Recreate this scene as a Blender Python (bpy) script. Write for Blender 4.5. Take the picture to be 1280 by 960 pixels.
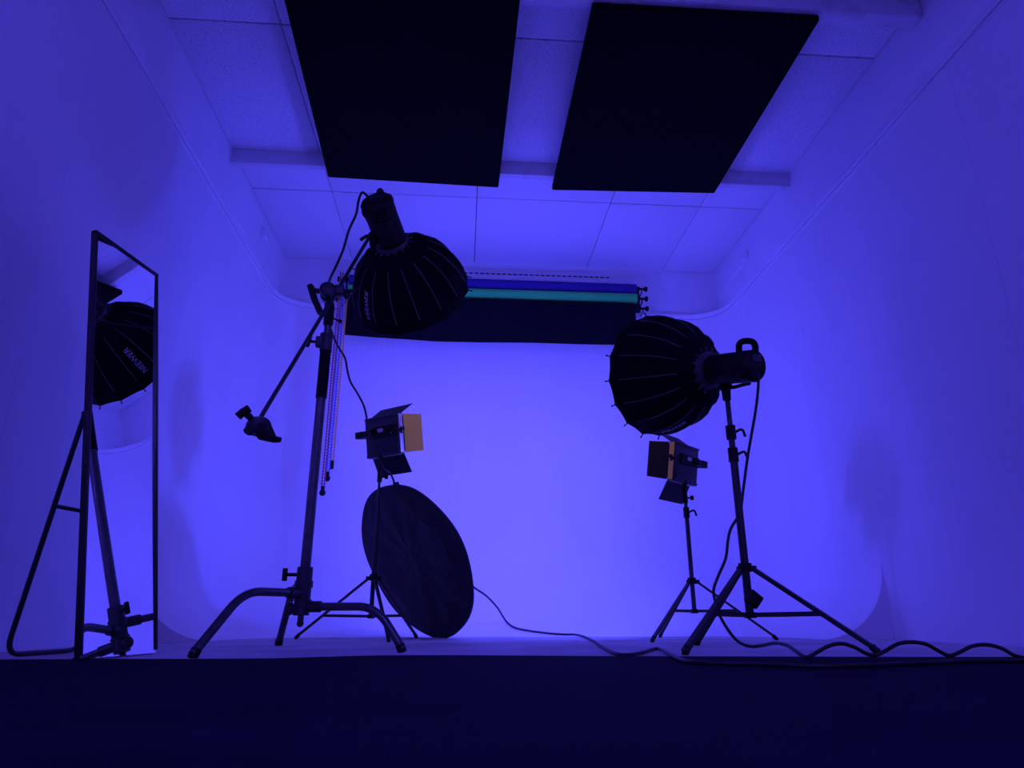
import bpy, bmesh, math, random
from mathutils import Vector as V, Matrix as M, Quaternion as Q
from math import sin, cos, pi, radians, sqrt
random.seed(7)
for o in list(bpy.data.objects): bpy.data.objects.remove(o)
C = bpy.context.scene.collection
scn = bpy.context.scene

# ------------------------------------------------------------------ camera, world, exposure
cd = bpy.data.cameras.new('camera'); cam = bpy.data.objects.new('camera', cd); C.objects.link(cam)
cam.location = (0, 0, 0.14); cam.rotation_euler = (radians(90 + 18.536), 0, radians(-4.132))
cd.sensor_width = 36; cd.sensor_fit = 'HORIZONTAL'; cd.lens = 853 / 1280 * 36; cd.clip_start = 0.02
scn.camera = cam
w = bpy.data.worlds.new('world'); scn.world = w; w.use_nodes = True
w.node_tree.nodes['Background'].inputs[0].default_value = (0.01, 0.008, 0.03, 1)
w.node_tree.nodes['Background'].inputs[1].default_value = 0.2
scn.view_settings.view_transform = 'Standard'; scn.view_settings.look = 'None'
scn.view_settings.gamma = 1; scn.view_settings.use_curve_mapping = False
scn.view_settings.exposure = 0.0
LEFT_PANEL_LIGHT = ((0.068, 0.055, 1.0), 222.0)   # the two LED panels burn saturated blue
RIGHT_PANEL_LIGHT = ((0.058, 0.064, 1.0), 222.0)
SOFTBOX_LIGHT = ((1.0, 0.55, 0.20), 0.9)        # the two softboxes burn dim warm white
FILL_LIGHT = ((0.115, 0.070, 1.0), 160.0)       # added blue fill behind the camera, brightens the side walls

# ------------------------------------------------------------------ materials
def mat(name, col, rough=0.6, metal=0.0, spec=0.5, noise=None, bump=None, emit=None, wave=None):
    m = bpy.data.materials.new(name); m.use_nodes = True
    nt = m.node_tree; b = nt.nodes['Principled BSDF']
    b.inputs['Base Color'].default_value = (*col, 1); b.inputs['Roughness'].default_value = rough
    b.inputs['Metallic'].default_value = metal; b.inputs['Specular IOR Level'].default_value = spec
    tc = nt.nodes.new('ShaderNodeTexCoord')
    def nz(scale, detail, stretch):
        mp = nt.nodes.new('ShaderNodeMapping'); mp.inputs['Scale'].default_value = stretch
        nt.links.new(tc.outputs['Object'], mp.inputs['Vector'])
        n = nt.nodes.new('ShaderNodeTexNoise'); n.inputs['Scale'].default_value = scale; n.inputs['Detail'].default_value = detail
        nt.links.new(mp.outputs[0], n.inputs['Vector']); return n
    if noise:      # (scale, second colour, low, high, stretch)
        n = nz(noise[0], 5, noise[4] if len(noise) > 4 else (1, 1, 1))
        r = nt.nodes.new('ShaderNodeValToRGB'); r.color_ramp.elements[0].position = noise[2]; r.color_ramp.elements[1].position = noise[3]
        r.color_ramp.elements[0].color = (*noise[1], 1); r.color_ramp.elements[1].color = (*col, 1)
        nt.links.new(n.outputs['Fac'], r.inputs[0]); nt.links.new(r.outputs[0], b.inputs['Base Color'])
    if bump:       # list of (scale, strength, distance, stretch)
        prev = None
        for sc, st, di, strch in bump:
            n = nz(sc, 6, strch); bp = nt.nodes.new('ShaderNodeBump')
            bp.inputs['Strength'].default_value = st; bp.inputs['Distance'].default_value = di
            nt.links.new(n.outputs['Fac'], bp.inputs['Height'])
            if prev: nt.links.new(prev.outputs[0], bp.inputs['Normal'])
            prev = bp
        nt.links.new(prev.outputs[0], b.inputs['Normal'])
    if emit:
        b.inputs['Emission Color'].default_value = (*emit[0], 1); b.inputs['Emission Strength'].default_value = emit[1]
    return m
def ceiling_mat():
    m = mat('fissured_board', (0.92, 0.92, 0.92), 0.8, spec=0.2)
    nt = m.node_tree; b = nt.nodes['Principled BSDF']; tc = nt.nodes.new('ShaderNodeTexCoord')
    mp = nt.nodes.new('ShaderNodeMapping'); mp.inputs['Scale'].default_value = (60, 190, 30)
    nt.links.new(tc.outputs['Object'], mp.inputs[0])
    n = nt.nodes.new('ShaderNodeTexNoise'); n.inputs['Scale'].default_value = 1.0; n.inputs['Detail'].default_value = 3
    nt.links.new(mp.outputs[0], n.inputs['Vector'])
    # the pitting stops behind the rear beam, where the boards are smooth
    sx = nt.nodes.new('ShaderNodeSeparateXYZ'); nt.links.new(tc.outputs['Object'], sx.inputs[0])
    lt = nt.nodes.new('ShaderNodeMath'); lt.operation = 'LESS_THAN'; lt.inputs[1].default_value = 4.33
    nt.links.new(sx.outputs['Y'], lt.inputs[0])
    r = nt.nodes.new('ShaderNodeValToRGB'); r.color_ramp.elements[0].position = 0.30; r.color_ramp.elements[1].position = 0.40
    r.color_ramp.elements[0].color = (0.35, 0.35, 0.35, 1); r.color_ramp.elements[1].color = (0.92, 0.92, 0.92, 1)
    nt.links.new(n.outputs['Fac'], r.inputs[0])
    mx = nt.nodes.new('ShaderNodeMixRGB'); mx.inputs[1].default_value = (0.92, 0.92, 0.92, 1)
    nt.links.new(lt.outputs[0], mx.inputs[0]); nt.links.new(r.outputs[0], mx.inputs[2]); nt.links.new(mx.outputs[0], b.inputs['Base Color'])
    bp = nt.nodes.new('ShaderNodeBump'); bp.inputs['Strength'].default_value = 0.35; bp.inputs['Distance'].default_value = 0.004
    nt.links.new(mx.outputs[0], bp.inputs['Height']); nt.links.new(bp.outputs[0], b.inputs['Normal'])
    return m
WALL = mat('painted_plaster', (0.90, 0.90, 0.90), 0.55, spec=0.3, noise=(1.3, (0.86, 0.86, 0.855), 0.36, 0.52, (1, 1, 0.45)),
           bump=[(2.2, 0.35, 0.03, (1, 1, 0.25)), (16, 0.7, 0.010, (1, 1, 0.12))])
FLOOR = mat('floor_paint', (0.62, 0.60, 0.60), 0.7, spec=0.3, noise=(2.5, (0.45, 0.44, 0.44), 0.35, 0.6), bump=[(40, 0.1, 0.002, (1, 1, 1))])
FIN = mat('fin_board', (0.80, 0.78, 0.80), 0.8, spec=0.2)
CEIL = ceiling_mat()
BEAM = mat('beam_paint', (0.86, 0.86, 0.86), 0.6, noise=(9, (0.72, 0.72, 0.72), 0.3, 0.45))
TRIMM = mat('trim_paint', (0.93, 0.93, 0.93), 0.18, spec=0.8)
RUBBER = mat('black_floor_covering', (0.011, 0.008, 0.026), 0.95, spec=0.05, noise=(3, (0.007, 0.006, 0.019), 0.35, 0.65, (0.5, 2.5, 1)),
             bump=[(160, 0.3, 0.002, (1, 1, 1))])
FELT = mat('black_felt', (0.006, 0.006, 0.007), 0.95, spec=0.1, bump=[(300, 0.3, 0.001, (1, 1, 1))])
CLOTH = mat('softbox_nylon', (0.004, 0.004, 0.005), 0.85, spec=0.10, bump=[(500, 0.2, 0.0006, (1, 1, 1))])
SEAM = mat('seam_tape', (0.11, 0.10, 0.11), 0.6)
PLASTIC = mat('black_plastic', (0.006, 0.006, 0.007), 0.55, spec=0.22)
BLACKM = mat('black_metal', (0.025, 0.025, 0.028), 0.4, spec=0.5)
CHROME = mat('worn_chrome', (0.10, 0.10, 0.115), 0.36, metal=0.9, noise=(30, (0.075, 0.075, 0.085), 0.35, 0.6))
GREYM = mat('cast_grey_metal', (0.05, 0.05, 0.058), 0.45, metal=0.7)
SPEED = mat('speed_ring_metal', (0.12, 0.115, 0.13), 0.5, metal=0.5)
GRIP = mat('black_grip_sleeve', (0.01, 0.01, 0.01), 0.85, spec=0.15, bump=[(120, 0.3, 0.002, (1, 1, 6))])
MIRROR = mat('mirror_silver', (0.92, 0.93, 0.93), 0.015, metal=1.0)
FRAME = mat('mirror_frame_black', (0.02, 0.02, 0.022), 0.35)
LENS = mat('screen_glass', (0.02, 0.03, 0.05), 0.1)
PANELB = mat('panel_housing', (0.035, 0.035, 0.045), 0.5, metal=0.2)
DOORM = mat('barn_door_metal', (0.016, 0.018, 0.020), 0.6, spec=0.3)
WARMLIT = mat('painted_warm_light', (0.85, 0.60, 0.05), 0.6)  # warm softbox light painted into the colour of one door and one rail
SIDEM = mat('panel_side_silver', (0.55, 0.52, 0.5), 0.4, metal=0.3)
REFL = mat('reflector_cloth', (0.012, 0.012, 0.016), 0.6, spec=0.45, bump=[(7, 0.6, 0.03, (1, 1, 0.22)), (40, 0.25, 0.004, (1, 1, 0.5))])
PBLUE = mat('blue_paper', (0.05, 0.03, 0.22), 0.8, spec=0.2)
PGREEN = mat('green_paper', (0.06, 0.95, 0.15), 0.8, spec=0.2)
PBLACK = mat('black_paper', (0.012, 0.012, 0.02), 0.8, spec=0.25, bump=[(3, 0.2, 0.01, (1, 1, 1))])
CORD = mat('black_cord', (0.010, 0.010, 0.011), 0.55)
LETTER = mat('printed_letters', (0.6, 0.6, 0.62), 0.7)
SLOT = mat('dark_slot', (0.008, 0.008, 0.01), 0.8)
CH_RED = mat('chain_red', (0.45, 0.10, 0.14), 0.4)
CH_BLUE = mat('chain_blue', (0.12, 0.24, 0.6), 0.4)
CH_ORANGE = mat('chain_orange', (0.95, 0.5, 0.12), 0.4)
LED_LEFT = mat('led_face', (0.02, 0.02, 0.02), 0.5, emit=LEFT_PANEL_LIGHT)
LED_RIGHT = mat('led_face', (0.02, 0.02, 0.02), 0.5, emit=RIGHT_PANEL_LIGHT)
DIFF = mat('softbox_diffuser', (0.8, 0.8, 0.8), 0.7, emit=SOFTBOX_LIGHT)

# ------------------------------------------------------------------ object helpers
def worldpos(o):
    p = V((0, 0, 0))
    while o: p = p + o.location; o = o.parent
    return p
def obj(name, bm, m, parent=None, loc=None, ang=35):
    me = bpy.data.meshes.new(name)
    if loc is not None: off = V(loc)
    elif parent: off = worldpos(parent)
    else: off = V((0, 0, 0))
    bmesh.ops.recalc_face_normals(bm, faces=bm.faces[:])
    bmesh.ops.translate(bm, vec=-off, verts=bm.verts[:])
    bm.to_mesh(me); bm.free(); me.materials.append(m)
    for p in me.polygons: p.use_smooth = True
    me.set_sharp_from_angle(angle=radians(ang))
    o = bpy.data.objects.new(name, me); C.objects.link(o)
    if parent: o.parent = parent
    elif loc is not None: o.location = off
    return o
def tag(o, label, cat, group=None):
    o['label'] = label; o['category'] = cat
    if group: o['group'] = group
    return o
def thing(name, label, cat, loc, group=None):
    o = bpy.data.objects.new(name, None); C.objects.link(o); o.location = loc; o.empty_display_size = 0.1
    return tag(o, label, cat, group)
def struct(name, bm, m, parent=None, ang=35):
    o = obj(name, bm, m, parent, ang=ang)
    if not parent: o['kind'] = 'structure'
    return o
def B(): return bmesh.new()
def basis(z, up=V((0, 0, 1))):
    z = V(z).normalized(); up = V(up)
    if abs(z.dot(up.normalized())) > 0.98: up = V((0, 1, 0)) if abs(z.y) < 0.9 else V((1, 0, 0))
    x = up.cross(z).normalized(); y = z.cross(x)
    return M((x, y, z)).transposed()
def box(bm, c, s, rot=None, bev=0.0):
    mt = M.Translation(V(c)) @ ((rot or M.Identity(3)).to_4x4()) @ M.Diagonal((*s, 1))
    r = bmesh.ops.create_cube(bm, size=1, matrix=mt)
    if bev: 
        es = list({e for v in r['verts'] for e in v.link_edges})
        bmesh.ops.bevel(bm, geom=es, offset=bev, segments=2, affect='EDGES', profile=0.5)
    return bm
def cyl(bm, a, b, r1, r2=None, seg=16):
    a, b = V(a), V(b); d = b - a
    mt = M.Translation((a + b) / 2) @ basis(d).to_4x4()
    bmesh.ops.create_cone(bm, cap_ends=True, segments=seg, radius1=r1, radius2=r1 if r2 is None else r2, depth=d.length, matrix=mt)
    return bm
def ball(bm, c, r, seg=12, sc=(1, 1, 1)):
    bmesh.ops.create_uvsphere(bm, u_segments=seg, v_segments=max(6, seg // 2), radius=r, matrix=M.Translation(V(c)) @ M.Diagonal((*sc, 1)))
    return bm
def spline(pts, n=6):
    P = [V(p) for p in pts]; out = []
    for i in range(len(P) - 1):
        p0 = P[max(i - 1, 0)]; p1 = P[i]; p2 = P[i + 1]; p3 = P[min(i + 2, len(P) - 1)]
        for k in range(n):
            t = k / n
            out.append(0.5 * ((2 * p1) + (p2 - p0) * t + (2 * p0 - 5 * p1 + 4 * p2 - p3) * t * t + (3 * p1 - p0 - 3 * p2 + p3) * t ** 3))
    out.append(P[-1]); return out
def tube(bm, pts, r, seg=8, prof=None, up=None, cap=True):
    P = [V(p) for p in pts]; n = len(P); rings = []
    prof = prof or [(r * cos(2 * pi * k / seg), r * sin(2 * pi * k / seg)) for k in range(seg)]
    t0 = (P[1] - P[0]).normalized(); X = basis(t0, up or V((0, 0, 1))).col[0].copy()
    for i, p in enumerate(P):
        t = ((P[min(i + 1, n - 1)] - p).normalized() + (p - P[max(i - 1, 0)]).normalized())
        t = t.normalized() if t.length > 1e-6 else t0
        if up is not None: X = V(up).cross(t).normalized()
        else: X = (X - t * X.dot(t)).normalized()
        Y = t.cross(X)
        rings.append([bm.verts.new(p + X * a + Y * b) for a, b in prof])
    k = len(prof)
    for i in range(n - 1):
        for j in range(k):
            bm.faces.new((rings[i][j], rings[i][(j + 1) % k], rings[i + 1][(j + 1) % k], rings[i + 1][j]))
    if cap: bm.faces.new(rings[0][::-1]); bm.faces.new(rings[-1])
    return bm
def lathe(bm, prof, o, ax, seg=24, up=V((0, 0, 1)), close=True):
    R = basis(ax, up); o = V(o); rings = []
    for t, r in prof:
        rings.append([bm.verts.new(o + R @ V((r * cos(2 * pi * k / seg), r * sin(2 * pi * k / seg), t))) for k in range(seg)])
    for i in range(len(prof) - 1):
        for k in range(seg):
            bm.faces.new((rings[i][k], rings[i][(k + 1) % seg], rings[i + 1][(k + 1) % seg], rings[i + 1][k]))
    if close: bm.faces.new(rings[0][::-1]); bm.faces.new(rings[-1])
    return bm
def plate(bm, quad, th):
    a, b, c, d = [V(q) for q in quad]; n = (b - a).cross(d - a).normalized() * th
    v = [bm.verts.new(p) for p in (a, b, c, d)] + [bm.verts.new(p + n) for p in (a, b, c, d)]
    for f in ((3, 2, 1, 0), (4, 5, 6, 7), (0, 1, 5, 4), (1, 2, 6, 5), (2, 3, 7, 6), (3, 0, 4, 7)): bm.faces.new([v[i] for i in f])
    return bm
def knob(bm, p, d, L=0.03, r=0.006, wing=0.03, wd=None):
    # a threaded shaft with a T-shaped wing
    p, d = V(p), V(d).normalized(); wd = V(wd).normalized() if wd else basis(d).col[0]
    cyl(bm, p, p + d * L, r, seg=8)
    q = p + d * L
    R = M((wd, d.cross(wd).normalized(), d)).transposed()
    box(bm, q + d * 0.008, (wing, 0.014, 0.02), R, 0.004)
    return bm

# ------------------------------------------------------------------ room shell
XL, XR, YN, YB, ZC = -1.730, 2.440, -2.5, 5.90, 3.335
LX, RX, BY, ZT, YF = -1.705, 2.415, 5.85, 2.82, 3.90      # cove wall faces, its top, and the end of the side coves
b = B(); box(b, ((XL + XR) / 2, (YN + YB) / 2, -0.05), (XR - XL + 0.2, YB - YN + 0.2, 0.1)); struct('floor', b, FLOOR)
for nm, x, s, xi in (('wall_left', XL, -1, LX), ('wall_right', XR, 1, RX)):
    b = B(); box(b, (x + s * 0.05, (YN + YB) / 2, ZC / 2), (0.1, YB - YN, ZC + 0.1))
    yj = 2.584 if s < 0 else 2.614                          # hairline joint between two wall boards
    for ya, yb_ in ((YN, yj - 0.0008), (yj + 0.0008, YF)):
        box(b, ((x + xi) / 2, (ya + yb_) / 2, ZT / 2), (abs(x - xi), yb_ - ya, ZT))
    struct(nm, b, WALL)
b = B(); box(b, ((XL + XR) / 2, YB + 0.05, ZC / 2), (XR - XL + 0.2, 0.1, ZC + 0.1)); struct('wall_rear', b, WALL)
b = B(); box(b, ((XL + XR) / 2, YN - 0.05, ZC / 2), (XR - XL + 0.2, 0.1, ZC + 0.1)); struct('wall_front', b, mat('front_wall_paint', (0.85, 0.85, 0.85), 0.8))
RS, RB = 0.42, 1.40
def g(z, R): return R - sqrt(max(0, R * R - (R - z) ** 2)) if z < R else 0.0
def contour(z):
    gs, gb = g(z, RS), g(z, RB); xl, xr, yb = LX + gs, RX - gs, BY - gb; rc = 0.33 + 0.12 * gb
    P = []
    for k in range(10): P.append((xl, YF + (yb - rc - YF) * k / 10))
    for k in range(13): a = pi - (pi / 2) * k / 12; P.append((xl + rc + rc * cos(a), yb - rc + rc * sin(a)))
    for k in range(1, 12): P.append((xl + rc + (xr - xl - 2 * rc) * k / 12, yb))
    for k in range(13): a = pi / 2 - (pi / 2) * k / 12; P.append((xr - rc + rc * cos(a), yb - rc + rc * sin(a)))
    for k in range(1, 11): P.append((xr, yb - rc + (YF - yb + rc) * k / 10))
    return P
lev = [RB * (1 - cos(pi / 2 * k / 26)) for k in range(27)] + [RS, 1.9, 2.4, ZT]
lev = sorted(set(lev))
b = B(); rows = [[b.verts.new((x, y, z)) for x, y in contour(z)] for z in lev]
for i in range(len(rows) - 1):
    for k in range(len(rows[0]) - 1): b.faces.new((rows[i][k], rows[i][k + 1], rows[i + 1][k + 1], rows[i + 1][k]))
ctop = contour(ZT)
tv = rows[-1]
outer = [b.verts.new(p) for p in ((XR, YF, ZT), (XR, YB, ZT), (XL, YB, ZT), (XL, YF, ZT))]
b.faces.new(tv + outer)                                   # the ledge on top of the cove wall
struct('wall_back', b, WALL, ang=50)
for s, x in ((-1, LX), (1, RX)):                          # the cut ends of the side coves
    b = B(); zz = [z for z in lev if z <= RS]
    P = [(x - s * g(z, RS), YF - 0.002, z) for z in zz] + [(x, YF - 0.002, RS), (x, YF - 0.002, 0)]
    f = b.faces.new([b.verts.new(p) for p in P])
    r = bmesh.ops.extrude_face_region(b, geom=[f]); bmesh.ops.translate(b, vec=(0, -0.01, 0), verts=[v for v in r['geom'] if isinstance(v, bmesh.types.BMVert)])
    struct('trim_%d' % (1 if s < 0 else 2), b, FIN)
# capping trim round the top edge of the cove wall
path = [(LX, YN, ZT)] + [(x, y, ZT) for x, y in ctop] + [(RX, YN, ZT)]
b = B(); tube(b, path, 0, prof=[(0.012, -0.026), (0.012, 0.020), (-0.016, 0.020), (-0.022, 0.014), (-0.022, -0.022), (-0.018, -0.026)], up=(0, 0, 1))
struct('trim_3', b, TRIMM)
b = B(); tube(b, [(x, y, z - 0.040) for x, y, z in path], 0, prof=[(0.004, -0.008), (0.004, 0.008), (-0.010, 0.008), (-0.010, -0.004)], up=(0, 0, 1))
struct('trim_4', b, TRIMM)
# ceiling of painted boards with open joints
b = B(); box(b, ((XL + XR) / 2, (YN + YB) / 2, ZC + 0.08), (XR - XL + 0.2, YB - YN + 0.2, 0.12)); ceil = struct('ceiling', b, SLOT)
cols = [XL, -1.10, 0.06, 1.16, 1.91, XR]; rws = [YN, -1.0, 0.55, 1.95, 3.14, 4.78, YB]
for i in range(5):
    for j in range(6):
        b = B(); x0, x1, y0, y1 = cols[i], cols[i + 1], rws[j], rws[j + 1]
        zz = ZC + random.uniform(0, 0.002)
        box(b, ((x0 + x1) / 2, (y0 + y1) / 2, zz + 0.01), (x1 - x0 - 0.006, y1 - y0 - 0.010, 0.02), None, 0.0015)
        o = obj('ceiling_board', b, CEIL, ceil)
for n, (y0, y1, z0) in enumerate(((4.29, 4.345, 3.222), (2.715, 2.80, 3.215), (1.15, 1.23, 3.215), (-0.45, -0.37, 3.215))):
    b = B(); box(b, ((XL + XR) / 2, (y0 + y1) / 2, (z0 + ZC) / 2), (XR - XL, y1 - y0, ZC - z0), None, 0.004); struct('trim_%d' % (5 + n), b, BEAM)

# added fill lights out of view, shaped as ceiling tube fittings
FILL_TUBE = mat('blue_fill', (0.1, 0.1, 0.1), 0.4, emit=FILL_LIGHT)
for x in (-0.75, 1.45):
    t = thing('fill_light', 'added blue fill light shaped as a white tube batten on the %s of the front ceiling' % ('left' if x < 0 else 'right'), 'fill light', (x, -1.2, ZC), 'added fill lights')
    b = B(); box(b, (x, -1.2, ZC - 0.03), (1.25, 0.07, 0.05), None, 0.008); obj('fill_batten', b, TRIMM, t)
    b = B(); cyl(b, (x - 0.58, -1.2, ZC - 0.085), (x + 0.58, -1.2, ZC - 0.085), 0.016, seg=12); obj('tube', b, FILL_TUBE, t)
    for s in (-1, 1):
        b = B(); box(b, (x + s * 0.595, -1.2, ZC - 0.075), (0.03, 0.035, 0.06), None, 0.004); obj('fill_holder', b, TRIMM, t)

# black floor covering in the foreground, edge a little wavy
b = B(); edge = [(-1.5008, 2.3659, 0.0040), (-1.2671, 2.3680, 0.0040), (-1.0523, 2.3680, 0.0040), (-0.8302, 2.3559, 0.0040), (-0.6117, 2.3598, 0.0040), (-0.4519, 2.4308, 0.0040), (-0.2786, 2.4933, 0.0040), (-0.0374, 2.4989, 0.0040), (0.1778, 2.4604, 0.0040), (0.4934, 2.4061, 0.0040), (0.8069, 2.3702, 0.0040), (1.1169, 2.3347, 0.0040), (1.4210, 2.2955, 0.0040), (1.7948, 2.2142, 0.0040)]
edge = [V(e) for e in edge]; edge[0].x = LX + 0.005; edge[-1].x = max(edge[-1].x, RX - 0.005)
edge = spline(edge, 4)
top = [b.verts.new(e) for e in edge]; bot = [b.verts.new((e.x, YN + 0.02, 0.004)) for e in edge]
low = [b.verts.new((e.x, e.y, 0.0002)) for e in edge]
for k in range(len(edge) - 1):
    b.faces.new((top[k], top[k + 1], bot[k + 1], bot[k])); b.faces.new((low[k], low[k + 1], top[k + 1], top[k]))
tag(obj('floor_mat', b, RUBBER, loc=(0, 0, 0)), 'black floor covering spread across the whole foreground before the white floor', 'floor mat')

# ------------------------------------------------------------------ acoustic panels under the ceiling
def acoustic(label, q):
    q = [V(p) for p in q]; c = sum(q, V()) / 4; c.z = 3.215
    t = thing('acoustic_panel', label, 'panel', c, 'black panels under the ceiling')
    b = B(); plate(b, q, 0.040) if (q[1] - q[0]).cross(q[3] - q[0]).z > 0 else plate(b, q[::-1], 0.040)
    bmesh.ops.bevel(b, geom=b.edges[:], offset=0.006, segments=2, affect='EDGES'); obj('panel_body', b, FELT, t)
    # backing battens that fix it to the beams
    for f in (0.2, 0.8):
        b = B(); m0 = q[0].lerp(q[3], f); m1 = q[1].lerp(q[2], f); d = (m1 - m0)
        box(b, (m0 + m1) / 2 + V((0, 0, 0.040 + 0.006)), (0.04, d.length * 0.9, 0.012), basis((0, 0, 1), d.cross(V((0, 0, 1))) * -1)) if False else tube(b, [m0.lerp(m1, 0.05) + V((0, 0, 0.043)), m0.lerp(m1, 0.95) + V((0, 0, 0.043))], 0, prof=[(-0.02, -0.003), (0.02, -0.003), (0.02, 0.003), (-0.02, 0.003)], up=(0, 0, 1))
        obj('batten', b, FELT, t)
acoustic('left black square acoustic panel hung under the ceiling above the tilted softbox',
         [(-1.0400, 4.3555, 3.1700), (0.2149, 4.3946, 3.1700), (0.2402, 2.6693, 3.1700), (-0.9868, 2.7579, 3.1700)])
acoustic('right black square acoustic panel hung under the ceiling with its near edge in view',
         [(0.6210, 4.3961, 3.1700), (1.8612, 4.3482, 3.1700), (1.8625, 2.7371, 3.1700), (0.6258, 2.7442, 3.1700)])

# ------------------------------------------------------------------ floor mirror on its easel leg
n = V((0.9731, -0.2303, 0)); BLc = V((-1.150, 2.306, 0.004)); d = V((0.2303, 0.9731, 0)); lean = radians(10.2)
u = V((0, 0, 1)) * cos(lean) - n * sin(lean); nn = d.cross(u); nn = nn if nn.dot(n) > 0 else -nn
W, Hh = 0.366, 1.532
mir = thing('floor_mirror', 'tall narrow floor mirror in thin black frame leaning left on a tubular easel leg', 'mirror', BLc + d * W / 2)
def mp(s, h, o=0.0): return BLc + d * s + u * h + nn * o
R3 = M((d, u, nn)).transposed()
ft = 0.012
for nm, c, s in (('frame_rail', mp(W / 2, Hh - ft / 2), (W, ft, 0.024)), ('frame_rail', mp(W / 2, 0.006, -0.012), (W, 0.010, 0.010)),
                 ('frame_stile', mp(ft / 2, Hh / 2), (ft, Hh - 2 * ft, 0.024)), ('frame_stile', mp(W - ft / 2, Hh / 2), (ft * 0.7, Hh - 2 * ft, 0.024))):
    b = B(); box(b, c, s, R3, 0.003); obj(nm, b, FRAME, mir)
b = B(); vs = []                                          # the thin glass bows back a few millimetres in its frame
for k in range(33):
    h = 0.002 + (Hh - ft - 0.002) * k / 32; q_ = k / 32; o_ = 0.005 + 0.0105 * (q_ ** 3 - q_)
    vs.append([b.verts.new(mp(ft / 2 + (W - ft) * s, h, o_ + o2)) for s, o2 in ((0, 0), (1, 0), (1, -0.003), (0, -0.003))])
for k in range(32):
    for s in range(4): b.faces.new((vs[k][s], vs[k][(s + 1) % 4], vs[k + 1][(s + 1) % 4], vs[k + 1][s]))
b.faces.new(vs[0][::-1]); b.faces.new(vs[-1]); obj('mirror_glass', b, MIRROR, mir)
b = B(); box(b, mp(W / 2, Hh / 2, -0.011), (W - ft, Hh - ft, 0.006), R3); obj('back_board', b, FRAME, mir)
p0 = mp(0.012, 0.80, -0.016); f0 = V((-1.4425, 2.4449, 0.0120)); p1 = p0 + d * (W - 0.024); f1 = f0 + d * (W - 0.05)
def fillet(a, c, e, r, k=6):
    A = c + (a - c).normalized() * r; E = c + (e - c).normalized() * r
    return [A.lerp(c, t / k).lerp(c.lerp(E, t / k), t / k) for t in range(k + 1)]
b = B(); tube(b, [p0] + fillet(p0, f0, f1, 0.06) + fillet(f0, f1, p1, 0.06) + [p1], 0.0085, 10); leg = obj('easel_leg', b, FRAME, mir)
q0 = f0.lerp(p0, 0.60); b = B(); tube(b, [q0, f1.lerp(p1, 0.60)], 0.007, 8); obj('cross_bar', b, FRAME, leg)
for q in (p0, p1):
    b = B(); cyl(b, q - d * 0.006, q + d * 0.006, 0.009, seg=12); obj('hinge', b, FRAME, leg)

# ------------------------------------------------------------------ C-stand
cb = V((-0.6268, 2.9000, 0.1580)); cx, cy = cb.x, cb.y
def colx(z): return V((cx, cy, z))
cst = thing('c_stand', 'chromed C stand with three bent legs and black grip sleeve on its column', 'light stand', (cx, cy, 0))
def cleg(foot, z, turn, r=0.0155):
    f = V(foot); dv = f - V((cx, cy, 0)); dv.z = 0; L = dv.length; h = dv.normalized()
    a = V((cx, cy, z)) + h * 0.03; k = V((cx, cy, z)) + h * L * turn; e = V((f.x, f.y, 0.012))
    b = B(); tube(b, [a, a.lerp(k, 0.4)] + fillet(a, k, e, min(0.085, L * 0.2), 10) + [e], r, 12); o = obj('leg', b, CHROME, cst)
    s = B(); cyl(s, e + (k - e).normalized() * 0.02, e - V((0, 0, 0.010)), r + 0.0025, r + 0.0015, 12); obj('foot_cap', s, PLASTIC, o)
    s = B(); cyl(s, V((cx, cy, z)), V((cx, cy, z)) + h * 0.085, r + 0.006, seg=14); obj('leg_socket', s, GREYM, o)
cleg((-0.8622, 2.4460, 0.0000), 0.214, 0.62); cleg((-0.2087, 2.7260, 0.0000), 0.163, 0.74); cleg((-0.8120, 3.3543, 0.0000), 0.245, 0.50)
b = B(); cyl(b, colx(0.13), colx(0.315), 0.031, seg=20); cyl(b, colx(0.236), colx(0.262), 0.036, seg=20); cyl(b, colx(0.185), colx(0.19), 0.036, seg=20)
cyl(b, colx(0.10), colx(0.13), 0.012, seg=10); ball(b, colx(0.10), 0.014, 10); base = obj('base_hub', b, GREYM, cst)
b = B(); knob(b, colx(0.285) + V((-0.028, -0.005, 0)), (-1, -0.15, 0), 0.04, 0.007, 0.05, (0, 0, 1)); obj('base_knob', b, PLASTIC, base)
b = B(); ball(b, colx(0.155) + V((-0.045, -0.01, 0)), 0.026, 12, (0.8, 1, 1)); cyl(b, colx(0.155), colx(0.155) + V((-0.05, -0.01, 0)), 0.02, seg=10); obj('swivel_lug', b, GREYM, base)
b = B(); cyl(b, colx(0.30), colx(1.05), 0.0205, seg=20); obj('lower_column', b, CHROME, cst)
b = B(); cyl(b, colx(1.03), colx(1.255), 0.024, seg=20); obj('grip_sleeve', b, GRIP, cst)
b = B(); cyl(b, colx(1.25), colx(1.325), 0.0265, seg=20); cyl(b, colx(1.318), colx(1.33), 0.030, seg=20); box(b, colx(1.29) + V((-0.03, -0.006, 0)), (0.03, 0.03, 0.05), None, 0.005); col_ = obj('column_collar', b, GREYM, cst)
b = B(); knob(b, colx(1.29) + V((-0.04, -0.008, 0)), (-1, -0.15, 0), 0.028, 0.007, 0.055, (0.2, 0, 1)); obj('collar_knob', b, PLASTIC, col_)
b = B(); cyl(b, colx(1.32), colx(1.50), 0.0155, seg=16); obj('upper_column', b, CHROME, cst)
b = B(); lathe(b, [(0, 0.018), (0.01, 0.022), (0.10, 0.022), (0.115, 0.017)], colx(1.372), (0, 0, 1), 18); up_ = obj('riser_collar', b, PLASTIC, cst)
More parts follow.
